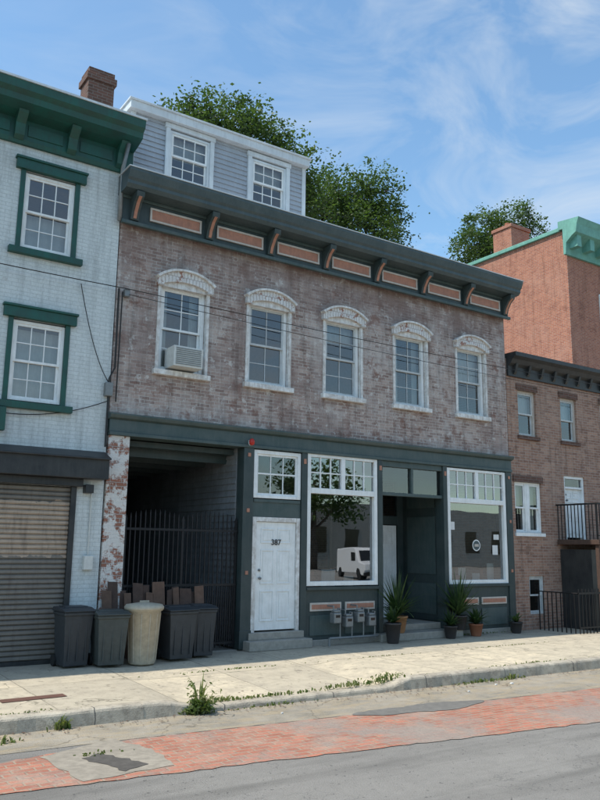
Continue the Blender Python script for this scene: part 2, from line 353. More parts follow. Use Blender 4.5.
C.extr_yz([(-.10,8.12),(-.40,8.14),(-.46,8.20),(-.46,8.26),(-.50,8.30),(-.55,8.42),(-.55,8.47),(.3,8.47),(.3,8.12)],X0-.08,X1+.14); C.done()
C=Part('cornice_flashing',B,'trimgrey'); C.box(X0-.10,X1+.16,-.565,.3,8.473,8.49); C.done()
br=Part('cornice_bracket',B,'slate_dark',.005); bo=Part('bracket_face',B,'orange',.004)
for k in range(8):
    x=5.0+k*1.387
    if k==0:x=4.86
    br.extr_yz([(-.10,7.63),(-.16,7.66),(-.20,7.80),(-.30,7.95),(-.40,8.02),(-.42,8.12),(-.10,8.12)],x-.075,x+.075)
    bo.extr_yz([(-.175,7.68),(-.215,7.80),(-.315,7.95),(-.412,8.02),(-.40,8.03),(-.30,7.965),(-.20,7.82),(-.16,7.69)],x-.03,x+.03)
br.done(); bo.done()
fr=Part('frieze_panel_moulding',B,'orange',.004); fp=Part('frieze_panel',B,'cream')
for k in range(7):
    a=5.17+k*1.387; b=a+1.05; z0,z1=7.73,7.99; w=.035
    fp.box(a,b,-.135,-.1,z0,z0+w); fp.box(a,b,-.135,-.1,z1-w,z1); fp.box(a,a+w,-.132,-.1,z0+w,z1-w); fp.box(b-w,b,-.132,-.1,z0+w,z1-w)
    fr.box(a+w,b-w,-.118,-.1,z0+w,z1-w)
fr.done(); fp.done()
# penthouse
PX0,PX1,PY=4.88,8.86,.30
ph=[(5.60,6.60,8.88,9.94),(7.46,8.44,8.88,9.92)]
wall('penthouse_wall',B,'siding',PX0,PX1,8.0,10.10,PY+.03,.15,ph)
sd=Part('siding_boards',B,'siding'); z=8.40
while z<10.03:
    segs=[(PX0,PX1)]
    for h in ph:
        if h[2]-.02<z<h[3]:
            ns=[]
            for a,b in segs:
                if a<h[0]<b: ns+=[(a,h[0]),(h[1],b)]
                else: ns.append((a,b))
            segs=ns
    for a,b in segs: sd.extr_yz([(PY-.012,z),(PY+.012,z+.105),(PY+.028,z+.105),(PY+.028,z)],a,b)
    z+=.105
z=8.40
while z<10.03:
    sd.extr_xz([(PX0-.022,z),(PX0-.002,z+.105),(PX0+.003,z+.105),(PX0+.003,z)],PY+.03,6.0); z+=.105
sd.done()
p=Part('penthouse_side_wall',B,'siding'); p.box(PX0+.004,PX0+.15,PY+.18,6,8.0,10.10); p.box(PX1-.15,PX1,PY+.18,6,8,10.10); p.box(PX0+.15,PX1-.15,5.85,6,8,10.10); p.done()
p=Part('penthouse_corner_trim',B,'trimgrey',.004); p.box(PX0-.035,PX0+.06,PY-.03,PY+.05,8.3,10.05); p.box(PX1-.06,PX1+.03,PY-.03,PY+.05,8.3,10.05); p.done()
p=Part('penthouse_roof',B,'trimgrey',.008); p.box(PX0-.10,PX1+.06,PY-.14,6.1,10.05,10.21); p.box(PX0-.13,PX1+.09,PY-.17,6.13,10.21,10.25); p.done()
p=Part('penthouse_partition',B,'dark'); p.box(PX0+.15,PX1-.15,2,2.1,8,10.05); p.done()
for h in ph:
    window(B,h[0]+.06,h[1]-.06,h[2]+.03,h[3]-.03,PY-.02,3,2,'trimgrey','white',.05,[(0,1,.5,1)])
    k=Part('window_casing',B,'trimgrey',.004); k.box(h[0]-.03,h[0]+.06,PY-.045,PY+.05,h[2]-.03,h[3]); k.box(h[1]-.06,h[1]+.03,PY-.045,PY+.05,h[2]-.03,h[3]); k.box(h[0]-.05,h[1]+.05,PY-.055,PY+.05,h[3],h[3]+.10); k.box(h[0]-.06,h[1]+.06,PY-.07,PY+.05,h[2]-.09,h[2]-.03); k.done()
p=Part('storefront_beam',B,'slate',.008); p.box(X0,X1+.02,-.06,.3,3.78,4.00); p.box(X0,X1+.02,-.09,.3,3.72,3.78); p.extr_yz([(-.06,4.0),(-.12,4.02),(-.15,4.07),(-.15,4.10),(-.0,4.12),(-.0,4.0)],X0-.02,X1+.04); p.done()
p=Part('brick_pier',B,'brick_pilaster',.006); p.box(4.67,5.05,-.03,.4,0,3.72); p.done()
p=Part('storefront_posts',B,'slate_dark',.008)
for a,b in ((7.33,7.55),(8.66,8.80),(10.62,10.74),(12.52,12.64),(14.60,14.80)):
    p.box(a,b,-.07,.2,0.02,3.72)
    if b-a>.15: p.box(a-.015,b+.015,-.085,.2,.02,.35)
p.done()
acc=Part('post_accents',B,'orange',.003)
for x in (7.44,14.70):
    for z in (3.55,2.5,1.35): acc.box(x-.03,x+.03,-.085,-.07,z,z+.07)
for x in (8.73,10.68,12.58): acc.box(x-.03,x+.03,-.083,-.07,3.5,3.60)
acc.done()
# passage
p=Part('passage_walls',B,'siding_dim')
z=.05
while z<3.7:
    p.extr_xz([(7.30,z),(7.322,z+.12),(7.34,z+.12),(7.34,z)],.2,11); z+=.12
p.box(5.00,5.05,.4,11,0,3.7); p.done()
p=Part('passage_ceiling',B,'slate_dark'); p.box(5.05,7.33,.3,11,3.60,3.70)
for i in range(12): p.box(5.05,7.33,.6+i*.9,.68+i*.9,3.45,3.60)
p.done()
p=Part('passage_end_wall',B,'dark'); p.box(5.05,7.33,9,9.1,0,3.6); p.done()
p=Part('passage_floor',B,'concrete_step'); p.box(5.05,7.33,.0,11,-.02,.012); p.done()
G=root('iron_gate',(6.2,.1,0)); p=Part('gate_bars',G,'iron')
p.box(5.08,7.31,.07,.11,.12,.16); p.box(5.08,7.31,.07,.11,1.15,1.19); p.box(5.08,7.31,.07,.11,2.12,2.16)
n=24
for i in range(n+1):
    x=5.10+2.18*i/n; w=.009; 
    if i in (0,n//2,n): w=.022
    zt=2.30+.10*math.sin(math.pi*((i%12)/12.0 if i<n else 0))
    p.box(x-w,x+w,.08,.10,.06,zt); 
    p.extr_xz([(x-w*1.5,zt),(x,zt+.10),(x+w*1.5,zt)],.082,.098)
    if i<n: 
        xm=x+1.09/n; p.box(xm-.006,xm+.006,.083,.097,.16,1.15)
p.done()
def paneldoor(parent,x0,x1,z0,z1,y,mat='white'):
    f=Part('door_leaf',parent,mat,.004); f.box(x0,x1,y,y+.045,z0,z1); f.done()
    m=Part('door_mouldings',parent,mat,.004); w=x1-x0; H=z1-z0
    for (u0,u1) in ((.13,.46),(.54,.87)):
        for (v0,v1) in ((.08,.36),(.42,.74),(.80,.94)):
            a,b,c,d=x0+u0*w,x0+u1*w,z0+v0*H,z0+v1*H
            m.box(a,b,y-.014,y,c,c+.025); m.box(a,b,y-.014,y,d-.025,d); m.box(a,a+.025,y-.012,y,c+.025,d-.025); m.box(b-.025,b,y-.012,y,c+.025,d-.025); m.box(a+.055,b-.055,y-.009,y,c+.055,d-.055)
    m.done()
    k=Part('door_knob',parent,'metalgrey',0,True); k.tube([(x0+.09,y,z0+.95),(x0+.09,y-.03,z0+.95),(x0+.09,y-.035,z0+.95),(x0+.09,y-.07,z0+.95)],[.012,.012,.028,.022],10); k.tube([(x0+.09,y,z0+1.1),(x0+.09,y-.02,z0+1.1)],.025,10); k.done()
paneldoor(B,7.66,8.57,.33,2.33,-.0)
p=Part('door_frame',B,'white_worn',.005); p.box(7.57,7.655,-.04,.1,.30,2.42); p.box(8.575,8.65,-.04,.1,.30,2.42); p.box(7.655,8.575,-.04,.1,2.335,2.42); p.done()
p=Part('door_head_panel',B,'slate',.004); p.box(7.555,8.655,-.03,.1,2.425,2.76); p.box(7.58,8.64,-.05,-.03,2.70,2.76); p.done()
cu=bpy.data.curves.new('house_number','FONT'); cu.body='387'; cu.size=.15; cu.align_x='CENTER'; cu.extrude=.003; cu.offset=.002
o=bpy.data.objects.new('house_number',cu); COL.objects.link(o); cu.materials.append(M['black']); o.rotation_euler=(math.pi/2,0,0); o.location=(8.115-9.7,-.017,1.90); o.parent=B
window(B,7.57,8.65,2.78,3.70,-.04,3,1,'white','white',.07,None,'glass',False)
p=Part('transom_rail',B,'white',.003); p.box(7.64,8.58,-.012,.02,3.235,3.265); p.done()
def display(x0,x1,z0,z1,zt):
    f=Part('display_window_frame',B,'white',.005); w=.085
    f.box(x0,x0+w,-.05,.08,z0,z1); f.box(x1-w,x1,-.05,.08,z0,z1); f.box(x0+w,x1-w,-.05,.08,z0,z0+w); f.box(x0+w,x1-w,-.05,.08,z1-w*.7,z1); f.box(x0+w,x1-w,-.055,.08,zt-.05,zt+.06)
    xm=(x0+x1)/2; f.box(xm-.05,xm+.05,-.048,.08,zt+.06,z1-w*.7); f.done()
    m=Part('transom_muntins',B,'white',.002)
    for a,b in ((x0+w,xm-.05),(xm+.05,x1-w)):
        for i in range(1,3): x=a+(b-a)*i/3; m.box(x-.013,x+.013,-.02,.02,zt+.06,z1-w*.7)
        zm=(zt+.06+z1-w*.7)/2; m.box(a,b,-.018,.018,zm-.012,zm+.012)
    m.done()
    g=Part('display_glass',B,'glass_shop'); g.quad((x0+w,.03,z0+w),(x1-w,.03,z0+w),(x1-w,.03,zt-.05),(x0+w,.03,zt-.05)); g.quad((x0+w,.0,zt+.06),(x1-w,.0,zt+.06),(x1-w,.0,z1),(x0+w,.0,z1)); g.done(recalc=False)
display(8.81,10.61,1.12,3.72,2.98)
display(12.66,14.59,1.10,3.70,2.96)
p=Part('bulkhead',B,'slate_dark',.005); pp=Part('bulkhead_panels',B,'slate',.004); po=Part('bulkhead_panel_trim',B,'orange',.003); pw=Part('bulkhead_panel_face',B,'cream',.003)
for a,b in ((8.80,10.62),(12.64,14.60)):
    p.box(a,b,-.03,.15,.1,1.10); p.box(a,b,-.09,-.03,1.04,1.10)
    for k in range(2):
        u=a+.1+k*(b-a-.1)/2; v=u+(b-a-.3)/2
        pp.box(u,v,-.05,-.03,.18,.56); pw.box(u,v,-.055,-.03,.64,.80); po.box(u+.035,v-.035,-.06,-.055,.675,.765)
p.done();pp.done();po.done();pw.done()
p=Part('entry_step',B,'concrete_step',.012); p.box(7.40,8.78,-.32,.3,0.0,.17); p.box(7.50,8.72,-.12,.3,.17,.30); p.box(10.5,12.8,-.30,1.5,0,.15); p.box(10.74,12.52,.1,1.5,.15,.28); p.box(8.79,10.5,-.06,.2,-.02,.1); p.box(12.8,14.8,-.06,.2,-.02,.1); p.done()
p=Part('shop_interior_walls',B,'inter'); p.box(7.45,10.6,4.5,4.6,0,3.8); p.box(12.7,14.6,4.5,4.6,0,3.8); p.box(7.40,7.45,.2,4.5,0,3.8); p.box(8.70,8.75,.1,4.5,0,3.8); p.done()
p=Part('shop_floor',B,'floorwood'); p.box(7.46,10.55,.2,4.5,.20,.30); p.box(12.73,14.6,.2,4.5,.20,.30); p.box(8.8,10.55,.16,.9,.9,1.0); p.box(12.73,14.6,.16,.9,.9,1.0); p.done()
p=Part('shop_counter',B,'wood',.01); p.box(9.2,10.2,2.4,2.9,.3,1.3); p.box(13.2,14.2,2.2,2.8,.3,1.25); p.done()
p=Part('shop_shelves',B,'white',.01)
for z in (1.5,1.9,2.3): p.box(8.9,10.4,4.2,4.48,z,z+.03); p.box(12.9,14.4,4.2,4.48,z,z+.03)
p.done()
p=Part('window_stock',B,'terracotta',.01); p.lathe(9.3,.5,[(.05,1.0),(.12,1.08),(.10,1.25),(.05,1.32),(.07,1.38)],16); p.lathe(13.1,.5,[(.06,1.0),(.10,1.2),(.14,1.3)],16); p.lathe(14.1,.35,[(.07,1.0),(.11,1.15),(.04,1.3),(.05,1.4)],16); p.done()
p=Part('window_stock_frames',B,'white',.01); p.box(9.6,9.95,.55,.58,1.0,1.42); p.box(10.15,10.4,.5,.53,1.0,1.28); p.box(13.35,13.6,.35,.37,1.0,1.45); p.box(13.75,14.0,.3,.32,1.0,1.32); p.box(12.85,13.05,.25,.27,1.0,1.35); p.box(14.25,14.48,.3,.32,1.0,1.55); p.done()
p=Part('window_stock_cloth',B,'orange',.01); p.box(13.15,13.32,.25,.27,1.0,1.28); p.box(9.05,9.2,.3,.32,1.0,1.3); p.box(14.02,14.2,.24,.26,1.0,1.2); p.done()
# recess
p=Part('recess_walls',B,'slate_dark',.004); p.box(10.56,10.62,.2,1.5,.28,3.72); p.box(12.60,12.66,.2,1.5,.28,3.72)
p.box(10.62,11.45,1.4,1.5,.28,3.72); p.box(12.42,12.60,1.4,1.5,.28,3.72); p.box(11.45,12.42,1.4,1.5,2.42,2.62); p.box(11.45,12.42,1.4,1.5,3.45,3.72); p.box(10.62,12.6,.2,1.4,3.66,3.72); p.done()
p=Part('recess_side_panels',B,'slate',.006); p.box(12.585,12.60,.3,1.25,.42,1.1); p.box(12.585,12.60,.3,1.25,1.3,2.6); p.box(12.585,12.60,.3,1.25,2.8,3.5); p.done()
p=Part('recess_glass',B,'glass_low'); p.quad((11.45,1.45,2.62),(12.42,1.45,2.62),(12.42,1.45,3.45),(11.45,1.45,3.45)); p.done(recalc=False)
p=Part('recess_front_transom',B,'slate',.005); p.box(10.74,12.52,-.03,.1,3.60,3.72); p.box(10.74,12.52,-.03,.1,2.98,3.05); p.box(11.6,11.66,-.02,.08,3.05,3.60); p.done()
p=Part('recess_transom_glass',B,'glass'); p.quad((10.74,.04,3.05),(12.52,.04,3.05),(12.52,.04,3.60),(10.74,.04,3.60)); p.done(recalc=False)
paneldoor(B,11.50,12.38,.30,2.40,1.40)
# decals
n=24
def disc(p,cx,cz,r,y,sx=1):
    p.add([(cx+sx*r*math.cos(2*math.pi*i/n),y,cz+r*math.sin(2*math.pi*i/n)) for i in range(n)],[tuple(range(n))])
p=Part('window_decal',B,'white'); disc(p,13.62,1.96,.13,.022); p.done(recalc=False)
p=Part('window_decal_ring',B,'cornice_blue'); disc(p,13.62,1.96,.105,.018); p.done(recalc=False)
p=Part('window_decal_mark',B,'cream'); p.quad((13.55,.014,1.93),(13.69,.014,1.93),(13.69,.014,1.99),(13.55,.014,1.99)); p.done(recalc=False)
p=Part('window_notice',B,'curtain'); p.quad((14.15,.02,1.75),(14.33,.02,1.75),(14.33,.02,1.97),(14.15,.02,1.97)); p.quad((12.8,.02,2.3),(12.93,.02,2.3),(12.93,.02,2.48),(12.8,.02,2.48)); p.quad((14.2,.02,2.1),(14.38,.02,2.1),(14.38,.02,2.22),(14.2,.02,2.22)); p.done(recalc=False)
p=root('alarm_lamp',(7.45,-.1,3.8)); q=Part('lamp_lens',p,'red',0,True); q.lathe(7.45,-.14,[(.02,3.76),(.05,3.78),(.055,3.84),(.035,3.88),(.01,3.89)],14); q.done(); q=Part('lamp_base',p,'white'); q.box(7.42,7.48,-.12,-.06,3.76,3.86); q.done()

# ------------------------------------------------------------------ LEFT BUILDING
W=root('white_brick_building',(0,0,0))
LX0,LX1=-7,4.64
lw=[(2.88,3.86),(.55,1.53),(-1.78,-.80),(-4.11,-3.13)]
holes=[]
for a,b in lw: holes+=[(a,b,6.72,8.12),(a,b,4.12,5.52)]
holes+=[(-6.5,4.16,0,2.80)]
wall('front_wall',W,'brick_white',LX0,LX1,0,8.62,0,.3,holes)
shell(W,LX0,LX1,.3,13,0,9.2,'brick_dark',9.0)
p=Part('upper_floor',W,'floorwood'); p.box(LX0+.2,LX1-.2,.3,12.8,3.3,3.45); p.box(LX0+.2,LX1-.2,.3,12.8,6.0,6.1); p.box(LX0+.2,LX1-.2,3,3.1,3.45,9); p.done()
for i,(a,b) in enumerate(lw):
    for (z0,z1) in ((6.72,8.12),(4.12,5.52)):
        window(W,a+.06,b-.06,z0+.03,z1-.03,.02,3,2,'white','white',.05,[(0,1,.0,.5 if z0>5 else .95)] if i==0 else [(0,1,.4,1)])
        g=Part('window_surround',W,'green',.006)
        g.box(a-.02,a+.06,-.03,.1,z0,z1); g.box(b-.06,b+.02,-.03,.1,z0,z1)
        g.box(a-.11,b+.11,-.08,.02,z1+.0,z1+.17); g.box(a-.13,b+.13,-.11,.02,z1+.17,z1+.21)
        g.box(a-.13,b+.13,-.10,.1,z0-.11,z0); g.done()
p=Part('cornice',W,'green')
p.extr_yz([(-.0,8.55),(-.06,8.55),(-.08,8.62),(-.08,8.98),(-.30,9.02),(-.50,9.08),(-.52,9.18),(-.60,9.24),(-.62,9.38),(.3,9.38),(.3,8.62),(0,8.62)],LX0,4.80); p.done()
p=Part('cornice_brackets',W,'green',.005)
for x in (4.55,3.65,2.75,1.85,.95,.05,-.85,-1.75,-2.65): p.extr_yz([(-.08,8.60),(-.16,8.66),(-.20,8.85),(-.34,8.98),(-.36,9.03),(-.08,9.03)],x-.08,x+.08)
for x in (4.1,3.2,2.3,1.4,.5,-.4): p.box(x-.3,x+.3,-.10,-.08,8.70,8.90)
p.done()
p=Part('roof_flashing',W,'trimgrey'); p.box(LX0,4.82,-.64,.3,9.383,9.42); p.done()
p=Part('chimney',W,'brick_dark',.01); p.box(4.44,5.00,1.8,2.3,9.0,11.40); p.box(4.40,5.04,1.76,2.34,11.40,11.55); p.box(4.44,5.00,1.8,2.3,11.55,11.68); p.done()
p=Part('roller_box',W,'black',.01); p.box(-6.6,4.62,-.28,-.003,2.93,3.30); p.extr_yz([(-.34,3.28),(-.003,3.42),(-.003,3.302),(-.34,3.25)],-6.7,4.63); p.box(-6.6,4.25,-.12,-.003,2.80,2.93); p.done()
p=Part('roller_shutter',W,'shutter')
z=.06
while z<2.78:
    p.extr_yz([(.04,z),(.015,z+.02),(.015,z+.055),(.04,z+.075),(.06,z+.075),(.06,z)],-6.5,4.10); z+=.078
p.done()
p=Part('shutter_rails',W,'black',.004); p.box(4.08,4.17,-.04,.1,0,2.80); p.box(.5,.6,-.06,.1,0,2.8); p.box(-6.5,4.08,-.02,.08,0,.06); p.done()
p=Part('shop_sign',W,'green',.01); p.box(-1.5,2.92,-.14,-.02,3.62,4.0) ; p.done()
p=Part('shop_sign_lettering',W,'white'); 
for i in range(18): p.box(-1.3+i*.23,-1.15+i*.23,-.15,-.14,3.72,3.9)
p.done()
p=Part('wall_lamp',W,'black',.01); p.box(4.28,4.42,-.16,0,2.70,2.84); p.done()
p=Part('meter_box',W,'plastic_white',.01); p.box(4.35,4.50,-.10,0,1.45,1.68); p.box(4.42,4.44,-.03,0,1.68,2.7); p.done()

# ------------------------------------------------------------------ RIGHT SMALL BUILDING
R=root('brick_row_house',(18,0,0))
RX0,RX1=14.84,21.5
rh=[(15.24,15.92,4.68,5.84),(16.90,17.56,4.68,5.84),(18.6,19.3,4.68,5.84),(15.0,15.98,2.28,3.52),(16.90,17.74,2.15,3.78),(18.8,19.8,2.28,3.52),(15.4,15.95,.35,1.25)]
wall('front_wall',R,'brick_small',RX0,RX1,0,6.6,.02,.3,rh)
shell(R,RX0,RX1,.32,10,0,6.68,'brick_small',6.5)
p=Part('partition',R,'dark'); p.box(RX0+.2,RX1-.2,3,3.1,0,6.3); p.done()
for h in rh[:3]:
    window(R,h[0],h[1],h[2],h[3],.08,1,1,'cream','sash',.06,[(0,1,.5,1)])
    p=Part('window_sill',R,'brick_dark',.005); p.box(h[0]-.06,h[1]+.06,-.04,.1,h[2]-.09,h[2]); p.box(h[0]-.06,h[1]+.06,-.01,.05,h[3],h[3]+.16); p.done()
for h in (rh[3],rh[5]):
    m=(h[0]+h[1])/2
    window(R,h[0],m-.03,h[2],h[3],.06,1,1,'white','white',.05,[(0,1,.5,1)]); window(R,m+.03,h[1],h[2],h[3],.06,1,1,'white','white',.05,[(0,1,.0,1)])
    p=Part('window_mullion',R,'white'); p.box(m-.03,m+.03,.055,.14,h[2],h[3]); p.box(h[0]-.05,h[1]+.05,-.03,.06,h[2]-.08,h[2]); p.done()
    p=Part('window_lintel',R,'brick_dark',.005); p.box(h[0]-.06,h[1]+.06,-.01,.05,h[3],h[3]+.16); p.done()
window(R,15.4,15.95,.35,1.25,.06,1,1,'sash','sash',.05)
paneldoor(R,16.97,17.67,2.2,3.45,.12)
p=Part('door_frame',R,'white',.005); p.box(16.90,16.97,.05,.2,2.15,3.78); p.box(17.67,17.74,.05,.2,2.15,3.78); p.box(16.97,17.67,.05,.2,3.71,3.78); p.box(16.97,17.67,.05,.2,3.45,3.50); p.done()
p=Part('door_transom_glass',R,'glass'); p.quad((16.97,.1,3.5),(17.67,.1,3.5),(17.67,.1,3.71),(16.97,.1,3.71)); p.done(recalc=False)
p=Part('cornice',R,'black'); p.extr_yz([(.02,6.15),(-.04,6.15),(-.05,6.40),(-.14,6.46),(-.20,6.56),(-.30,6.62),(-.30,6.72),(.3,6.72),(.3,6.6),(.02,6.6)],RX0+.02,RX1+.1)
for i in range(14): p.extr_yz([(-.05,6.2),(-.10,6.25),(-.16,6.46),(-.05,6.46)],RX0+.2+i*.5,RX0+.28+i*.5)
p.done()
p=Part('stoop_platform',R,'wood',.01); p.box(16.5,18.4,-1.2,.0,2.02,2.14); p.box(16.55,16.65,-1.15,-1.05,0,2.02); p.box(18.2,18.3,-1.15,-1.05,0,2.02); p.done()
p=Part('stoop_stairs',R,'concrete_step')
for i in range(11): p.box(18.4+i*.26,18.4+(i+1)*.26,-1.2,-.05,0,2.0-i*.18)
p.done()
p=Part('stoop_railing',R,'iron')
p.box(16.5,18.4,-1.2,-1.16,2.98,3.02); p.box(16.5,16.54,-1.16,0,2.98,3.02); p.box(16.5,18.4,-1.2,-1.16,2.22,2.25)
for i in range(20): p.box(16.5+i*.1,16.518+i*.1,-1.19,-1.17,2.14,2.98)
for i in range(12): p.box(16.51,16.528,-1.15+i*.1,-1.132+i*.1,2.14,2.98)
p.tube([(18.4,-1.18,3.0),(21.2,-1.18,1.0)],.02,6)
p.done()
F=root('iron_area_railing',(16,-1.3,0)); p=Part('railing',F,'iron')
p.box(15.6,18.3,-1.22,-1.19,.88,.92); p.box(15.6,18.3,-1.22,-1.19,.12,.15)
for i in range(22): p.box(15.6+i*.125,15.62+i*.125,-1.215,-1.195,0,1.0)
p.tube([(15.6,-1.2,.9),(15.6,-.1,.9)],.015,6)
for i in range(9): p.box(15.59,15.61,-1.1+i*.125,-1.08+i*.125,0,.9)
p.done()
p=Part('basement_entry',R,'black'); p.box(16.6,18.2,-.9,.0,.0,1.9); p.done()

# ------------------------------------------------------------------ TALL BUILDING
T=root('brick_apartment_building',(30,5,0))
TX=24.3
p=Part('walls',T,'brick_tall'); p.box(TX,TX+14,5,11.2,0,14.1); p.done()
p=Part('parapet_coping',T,'copper',.02); p.box(TX-.10,TX+.25,5.0,11.3,14.1,14.26); p.done()
p=Part('cornice',T,'copper'); p.extr_yz([(5,13.05),(4.9,13.05),(4.86,13.5),(4.6,13.7),(4.4,13.8),(4.35,14.1),(4.25,14.35),(5.2,14.45),(5.2,14.1),(5,14.1)],TX-.2,TX+14)
for i in range(20): p.box(TX+.0+i*.8,TX+.25+i*.8,4.5,4.88,13.3,13.75)
p.done()
p=Part('chimney',T,'brick_tall',.02); p.box(TX+.05,TX+1.2,7.7,8.7,14.1,15.2); p.box(TX,TX+1.25,7.65,8.75,15.2,15.35); p.done()
p=Part('chimney_pots',T,'terracotta'); p.lathe(TX+.4,8.2,[(.12,15.35),(.1,15.6)],10); p.done()
for i in range(5):
    for z in (10.0,6.6,3):
        x=TX+1.9+i*2.4
        p=Part('window_frame',T,'white',.01); p.box(x-.05,x+1.05,4.95,5.0,z-.05,z+1.85); p.done()
        p=Part('window_pane',T,'carglass'); p.box(x+.03,x+.97,4.94,4.95,z+.03,z+.87); p.box(x+.03,x+.97,4.94,4.95,z+.93,z+1.77); p.done()

# ------------------------------------------------------------------ GROUND
def sheet(name,pts,z,mat):
    p=Part(name,None,mat); p.add([(x,y,z) for x,y in pts],[tuple(range(len(pts)))]); return p.done(recalc=False)
sheet('ground',[(-500,-500),(600,-500),(600,600),(-500,600)],-.26,'ground')
sheet('road',[(-150,-12.2),(200,-12.2),(200,-3.3),(-150,-3.3)],-.2,'asphalt')
def yk(x): return -3.62-.022*(max(-60,min(60,x))-4)
def kz(x):
    def ss(a,b,x): t=max(0,min(1,(x-a)/(b-a))); return t*t*(3-2*t)
    return -.025-.10*ss(4.2,4.9,x)*(1-ss(7.75,8.25,x))
xs=[-60,-20,0,2,3,4,4.2,4.35,4.5,4.65,4.8,4.95,5.5,6.5,7.5,7.75,7.9,8.05,8.2,8.3,9,10,12,15,20,30,60]
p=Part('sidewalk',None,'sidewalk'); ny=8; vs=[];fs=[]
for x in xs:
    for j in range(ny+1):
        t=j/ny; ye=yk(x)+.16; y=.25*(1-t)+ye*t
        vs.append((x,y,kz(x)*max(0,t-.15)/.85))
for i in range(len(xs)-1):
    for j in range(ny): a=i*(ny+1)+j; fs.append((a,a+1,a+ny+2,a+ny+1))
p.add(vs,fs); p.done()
p=Part('kerb',None,'kerb')
rk=random.Random(3)
def prof(x):
    j=rk.uniform(-.014,.014); k=rk.uniform(-.006,.004); return [(x,yk(x)+.17,-.3),(x,yk(x)+.17,kz(x)+.004),(x,yk(x)+.035+j,kz(x)+.004+k),(x,yk(x)+.01+j,kz(x)-.012+k),(x,yk(x)+j,kz(x)-.035),(x,yk(x)-.02,-.3)]
kx=sorted(set(xs+[i*.21 for i in range(-4,90)])); vs=[];fs=[];n=6
for x in kx: vs+=prof(x)
for i in range(len(kx)-1):
    for j in range(n-1): a=i*n+j; fs.append((a,a+1,a+n+1,a+n))
p.add(vs,fs); p.done()
def ragged(pts,amp,step=.3,seed=1):
    r=random.Random(seed); o=[]
    for i in range(len(pts)):
        a=Vector(pts[i]); b=Vector(pts[(i+1)%len(pts)]); n=max(1,int((b-a).length/step)); nn=Vector((-(b-a).y,(b-a).x)).normalized()
        for k in range(n):
            q=a.lerp(b,k/n)
            if k: q=q+nn*r.uniform(-amp,amp)
            o.append((q.x,q.y))
    return o
sheet('gutter',ragged([(-40,yk(-40)+.01),(40,yk(40)+.01),(40,-6.2),(10.8,-5.05),(3.5,-4.46),(-40,-2.6)],.0,5),-.196,'gutter')
sheet('brick_paver_strip',ragged([(-8,-4.6),(1.9,-4.75),(3.5,-4.48),(10.8,-5.07),(30,-6.6),(30,-9.4),(8.7,-6.56),(3.6,-5.9),(1.86,-5.70),(-8,-5.3)],.025,.11,2),-.193,'brick_paver')
sheet('concrete_slab',ragged([(2.45,-4.72),(2.95,-4.52),(3.35,-4.40),(3.52,-5.0),(3.45,-5.65),(2.55,-5.72)],.03,.12,3),-.189,'slab')
sheet('dark_patch',ragged([(2.78,-4.98),(3.02,-4.90),(3.26,-5.50),(2.98,-5.62)],.03,.07,8),-.185,'patch_dark')
pts=[(7.4+1.05*math.cos(a)*(1+.1*math.sin(3*a)),-4.85-.08*math.cos(a)+.22*math.sin(a)*(1+.2*math.cos(5*a))) for a in [i*2*math.pi/30 for i in range(30)]]
sheet('asphalt_patch',ragged(pts,.03,.08,5),-.187,'patch')
sheet('utility_cover',[(2.55,-2.55),(3.35,-2.52),(3.35,-2.72),(2.55,-2.76)],-.012,'cover')
p=Part('far_sidewalk',None,'sidewalk'); p.box(-150,200,-14.2,-12.2,-.3,-.05); p.done()
sheet('parking_lot',[(-60,-14.2),(100,-14.2),(100,-60),(-60,-60)],-.22,'asphalt')
Q=root('warehouse',(20,-60,0))
p=Part('walls',Q,'farwall'); p.box(-40,40,-75,-58,-.2,5.5); p.box(45,90,-72,-55,-.2,6.5); p.done()
p=Part('windows',Q,'carglass')
for i in range(14): p.box(-38+i*5,-35.8+i*5,-58,-57.95,1.5,3.7)
for i in range(9): p.box(47+i*4.6,49+i*4.6,-55,-54.95,1.5,4)
p.done()
def van(x,y,ang):
    V=root('white_van',(x,y,-.22)); o=[]
    p=Part('body',V,'vanwhite',.05); p.extr_yz([(2.4,.35),(2.5,.6),(2.45,1.0),(1.7,1.15),(1.05,1.95),(.8,2.1),(-2.4,2.1),(-2.5,1.9),(-2.5,.4),(-2.4,.35)],-.95,.95); o.append(p.done())
    p=Part('windows',V,'carglass'); p.add([(-.8,1.70,1.22),(.8,1.70,1.22),(.72,1.13,1.92),(-.72,1.13,1.92)],[(0,1,2,3)]); p.box(-.96,-.955,.2,1.0,1.2,1.8); p.box(.955,.96,.2,1.0,1.2,1.8); p.box(-.6,.6,2.47,2.52,.62,.80); o.append(p.done())
    p=Part('bumper',V,'rubber',.02); p.box(-.97,.97,2.40,2.56,.32,.5); p.box(-.97,.97,-2.56,-2.4,.32,.5); o.append(p.done())
    p=Part('wheels',V,'rubber')
    for a in (-1,1):
        for b in (-1.6,1.6): p.tube([(a*.75,b,.35),(a*.98,b,.35)],.35,16)
    o.append(p.done())
    for q in o: q.matrix_parent_inverse=Matrix.Identity(4)
    V.rotation_euler=(0,0,ang)
van(35.0,-31,.25)

